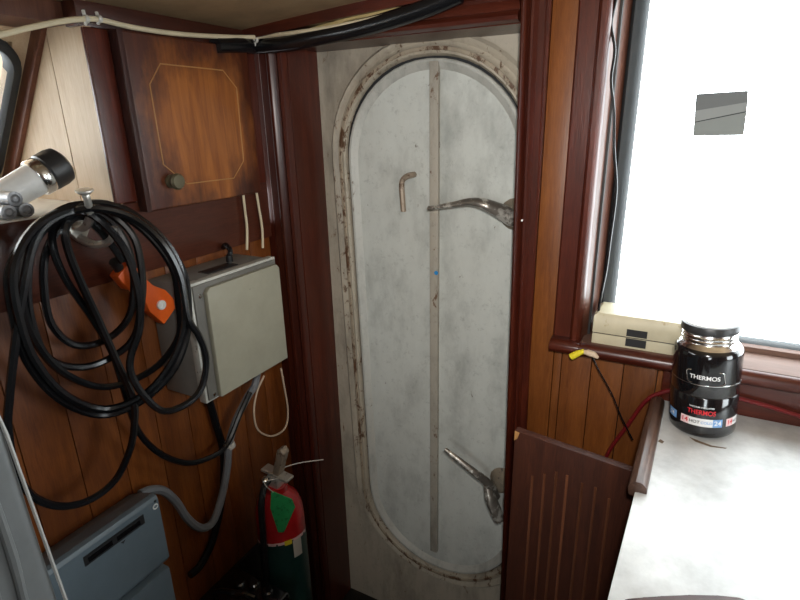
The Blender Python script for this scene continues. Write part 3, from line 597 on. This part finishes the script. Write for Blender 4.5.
# ================================================================ helm chair, its side close to the eye
def lean(o):
    for v in o.data.vertices:
        h = (v.co.z+o.parent.location.z)/S-ZF+.36
        if h > -.3: v.co.y -= .030*h*S; v.co.x -= .018*h*S
    return o
ch = thing('helm_chair', (-.56, -.08, -1.32), 'grey vinyl helm chair backrest with pale piping, close by at the left', 'chair')
MB().box(-.72, -.3915, .040, .1595, -.68, -.13, .008, 4).build('backrest', 'vinyl', ch)
MB().tube([(-.395, .157, -.68), (-.3925, .1585, -.50), (-.3920, .1588, -.36), (-.3925, .158, -.20), (-.400, .156, -.138), (-.43, .152, -.128), (-.69, .152, -.128), (-.715, .153, -.15), (-.72, .154, -.68)], .0014, 6).build('piping', 'piping', ch)
for y, dx, r in ((.136, .0005, .0035), (.121, .0, .0028), (.112, .0003, .003), (.098, .0, .004)):
    MB().tube([(-.3935, y, -.62), (-.3922+dx, y+.004, -.45), (-.3922+dx, y-.003, -.36), (-.3922+dx, y+.001, -.29), (-.3922+dx, y+.002, -.22), (-.394, y, -.16)], [.001, r, r*.7, r, r*.8, .001], 8, smooth=4).build('crease', 'vinyl', ch)
for o in list(ch.children): lean(o)
MB().box(-.73, -.40, -.30, .055, -.80, -.70, .03, 4).build('seat_cushion', 'vinyl', ch)
MB().box(-.70, -.43, -.27, .13, -.83, -.795, .006).build('seat_frame', 'matte_black', ch)
for x in (-.66, -.47): MB().box(x-.015, x+.015, .095, .115, -.83, -.6, .003).build('back_support', 'matte_black', ch)
MB().lathe([(.11, -1.32), (.11, -1.305), (.04, -1.29), (.035, -1.27), (.035, -.83), (.07, -.828)], (-.565, -.08, 0)).build('pedestal', 'chrome', ch)
# ================================================================ console and counter
ZC = -.434
co = thing('console', (.6, .64, -1.32), 'low console with a worn white counter top below the window', 'console')
ctop = MB().prism([(-.016, .38, ZC-.022), (.007, .866, ZC-.022), (1.19, .866, ZC-.022), (1.19, .38, ZC-.022)], (0, 0, .022), .0012).build('counter_top', 'counter', co)
MB().box(.004, .02, .39, .866, -1.32, ZC-.022).build('side_panel', 'fluted', co)
MB().box(.02, 1.19, .40, .42, -1.32, ZC-.022).build('front_panel', 'fluted', co)
st = [(-.010, -.440), (-.012, -.430), (-.010, -.424), (-.004, -.4195), (.004, -.420), (.009, -.425), (.010, ZC+.0002), (.0, ZC+.0002), (.0, -.44)]
MB().prism([(x-.002, .606, z) for x, z in st], (.009, .240, 0), .0012).build('fiddle_strip', 'worn_wood', co)
MB().prism([(.0, .385, ZC), (.0, .417, ZC), (.016, .427, ZC), (.03, .4355, ZC), (.052, .448, ZC), (.075, .459, ZC), (.092, .465, ZC), (.103, .464, ZC), (.112, .455, ZC), (.115, .385, ZC)], (0, 0, .022), .004).build('fiddle_rail', 'fluted', co)
MB().prism([(.052, .766, ZC), (.06, .757, ZC), (.078, .752, ZC), (.096, .756, ZC), (.098, .7585, ZC), (.08, .756, ZC), (.066, .7605, ZC)], (0, 0, .0004)).build('burn_mark', 'scratch', co)
MB().prism([(.013, .735, ZC), (.019, .732, ZC), (.021, .738, ZC), (.016, .742, ZC)], (0, 0, .0004)).build('burn_mark', 'scratch', co)
# ================================================================ fluted wooden panel
fp = thing('fluted_panel', (-.095, .707, -1.32), 'dark wooden panel with vertical beads standing at the left end of the counter', 'panel')
MB().prism([(-.183, .70, -1.32), (-.181, .70, -.4505), (.003, .70, -.4715), (.003, .70, -1.32)], (0, .014, 0), .002).build('board', 'fluted', fp)
for i, (x, z) in enumerate(((-.150, -.522), (-.132, -.512), (-.115, -.503), (-.099, -.504), (-.077, -.510), (-.058, -.511), (-.038, -.524))):
    MB().tube([(x, .7005, z), (x+.002, .7005, -1.25)], .0022, 6).build('bead', 'bead', fp)
MB().prism([(-.1812, .6990, -.4512), (-.1735, .6990, -.4525), (-.1765, .6990, -.463), (-.1812, .6990, -.468)], (0, .003, 0), .0006).build('worn_corner', 'inlay', fp)
# ================================================================ things on the sill
cs = thing('metal_case', (-.01, .89, -.351), 'cream painted metal case with black label on the window sill behind the flask', 'case')
MB().box(-.1035, .078, .857, .919, -.352, -.334, .0015).build('base', 'cream_box', cs)
MB().box(-.1020, .0765, .8585, .918, -.3345, -.3325).build('seam', 'matte_black', cs)
MB().prism([(-.1035, .857, -.3325), (.078, .857, -.3325), (.078, .857, -.304), (.072, .862, -.2995), (-.098, .862, -.2995), (-.1035, .857, -.304)], (0, .06, 0), .001).build('lid', 'cream_box', cs)
MB().box(-.052, -.022, .8562, .8575, -.3305, -.319).build('label', 'matte_black', cs)
MB().box(-.052, -.022, .8562, .8575, -.3475, -.3345).build('label', 'matte_black', cs)
tag(MB().box(-.045, -.012, .885, .905, -.2995, -.2986, .0002, rot=Matrix.Rotation(.2, 3, 'Z')).build('paper_slip', 'paper', at=(-.03, .895, -.2995)), 'small slip of white paper on the cream case', 'paper')
tw = thing('wire_tail', (-.1, .835, -.366), 'thin black wire with a yellow crimp connector hanging from the sill', 'wire')
MB().tube([(-0.097, 0.835, -0.366), (-0.083, 0.835, -0.391), (-0.061, 0.835, -0.426), (-0.042, 0.835, -0.465), (-0.021, 0.835, -0.501)], .0012, 6, smooth=4).build('wire', 'cable', tw)
MB().tube([(-.129, .833, -.372), (-.119, .832, -.364), (-.110, .832, -.358)], [.0058, .0052, .0035], 10).build('crimp_connector', 'yellow', tw)
MB().tube([(-.110, .832, -.360), (-.104, .832, -.3595), (-.094, .832, -.3615), (-.088, .833, -.366)], [.003, .0052, .005, .0025], 9).build('wrapped_end', 'beige', tw)
cable('red_hose', [(-0.062, 0.85, -0.566), (-0.052, 0.85, -0.531), (-0.032, 0.85, -0.484), (-0.012, 0.85, -0.436), (0.008, 0.85, -0.415), (0.034, 0.85, -0.402)]+[(0.035, 0.858, -0.412), (0.089, 0.858, -0.403), (0.141, 0.858, -0.406), (0.192, 0.858, -0.414), (0.24, 0.858, -0.421)], .0034, 'red_hose', 'dark red hose passing behind the flask and down beside the counter', cat='hose')
# ================================================================ food flask
tx, ty, tr = .0665, .808, .0432
th = thing('vacuum_flask', (tx, ty, ZC), 'black vacuum flask with steel neck standing on the white counter', 'flask')
MB().lathe([(0, 0), (tr-.003, 0), (tr-.0005, .003), (tr, .007), (tr, .0605), (tr-.0008, .0615), (tr, .0625), (tr, .0795), (tr-.0012, .0805), (tr, .0815), (tr, .118), (tr-.001, .124), (tr-.004, .1285), (tr-.008, .130)], (tx, ty, ZC), n=40).build('body', 'glossy_black', th, angle=50)
MB().lathe([(tr-.004, .1282), (tr-.0065, .1312), (tr-.0085, .1335), (tr-.010, .1345), (tr-.010, .1385), (tr-.0088, .1395), (tr-.010, .1405), (tr-.010, .1435), (tr-.0088, .1445), (tr-.010, .1455), (tr-.010, .151)], (tx, ty, ZC), n=40).build('neck', 'steel', th, angle=60)
MB().lathe([(0, .1495), (tr-.0078, .1495), (tr-.0068, .1505), (tr-.0068, .1585), (tr-.008, .1605), (tr-.0105, .1612)], (tx, ty, ZC), n=40).build('lid', 'matte_black', th)
MB().lathe([(tr-.0103, .1610), (tr-.0115, .1622), (0, .1626)], (tx, ty, ZC), n=40).build('lid_glare_disc', 'white', th)  # white disc paints window glare onto the top of the black stopper
MB().lathe([(tr+.0001, .0800), (tr+.0003, .0806), (tr+.0001, .0812)], (tx, ty, ZC), n=40).build('bright_ring', 'steel', th)
A0 = math.atan2(-ty, -tx)+.02     # direction facing the eye
def cyl(u, h, o): 
    a = A0+u/tr; return Vector((tx+(tr+o)*math.cos(a), ty+(tr+o)*math.sin(a), ZC+h))
def cpatch(u0, u1, h0, h1, m, name, o=.0003, n=8, holder=None):
    q = bmesh.new(); A = [q.verts.new(cyl(u0+(u1-u0)*k/n, h0, o)) for k in range(n+1)]; B = [q.verts.new(cyl(u0+(u1-u0)*k/n, h1, o)) for k in range(n+1)]
    for k in range(n): q.faces.new((A[k], A[k+1], B[k+1], B[k]))
    mm = MB(); mm._add(q); return mm.build(name, m, holder or th)
def ctext(txt, u, h, size, m, o=.0006, stretch=1., name='lettering'):
    cu = bpy.data.curves.new('text', 'FONT'); cu.body = txt; cu.size = size; cu.align_x = 'CENTER'; cu.align_y = 'CENTER'; cu.offset = size*.018
    to = bpy.data.objects.new('text', cu); COL.objects.link(to)
    me = bpy.data.meshes.new_from_object(to.evaluated_get(bpy.context.evaluated_depsgraph_get()))
    bpy.data.objects.remove(to); q = bmesh.new(); q.from_mesh(me); bpy.data.meshes.remove(me)
    for v in q.verts: v.co = cyl(u+v.co.x*stretch, h+v.co.y, o)
    mm = MB(); mm._add(q); ob = mm.build(name, m, th); bpy.data.curves.remove(cu); return ob
# badge: rounded outline with the maker's name
bw, bh, bhc = .0235, .0092, .092
pts = []
for x, z, a, b in rrect(-bw, bw, bhc-bh, bhc+bh, .004, 4): pts.append(cyl(x+(.002 if z < bhc else 0), z, .0005))
MB().tube(pts, .0006, 6, closed=True).build('badge_outline', 'steel', th)
ctext('THERMOS', 0, bhc, .0085, 'white_print', stretch=.98)
ctext('VACUUM INSULATED', 0, .0475, .0032, 'white_print')
ctext('THERMOS', 0, .0395, .0098, 'red_print', .0006, .80)
bz0, bz1 = .0185, .0305
for u0, u1, bg, txt, tm, sz in ((-.052, -.034, 'blue_print', '24', 'white_print', .0085), (-.0265, -.0150, 'pink_print', '14', 'red_print', .0095), (-.0150, -.0005, 'white_print', 'HOT', 'matte_black', .0062), (-.0005, .0150, 'white_print', 'COLD', 'blue_print', .0052), (.0150, .0275, 'blue_print', '24', 'white_print', .0095), (.0335, .045, 'pink_print', '14', 'red_print', .0095), (.045, .058, 'white_print', 'HOT', 'matte_black', .0062)):
    cpatch(u0, u1, bz0, bz1, bg, 'label_field'); ctext(txt, (u0+u1)/2, (bz0+bz1)/2, sz, tm)
th.rotation_euler = (0, -.065, 0); th.location.z += .0036
for o in list(bpy.data.objects):
    if '_o' in o: del o['_o']
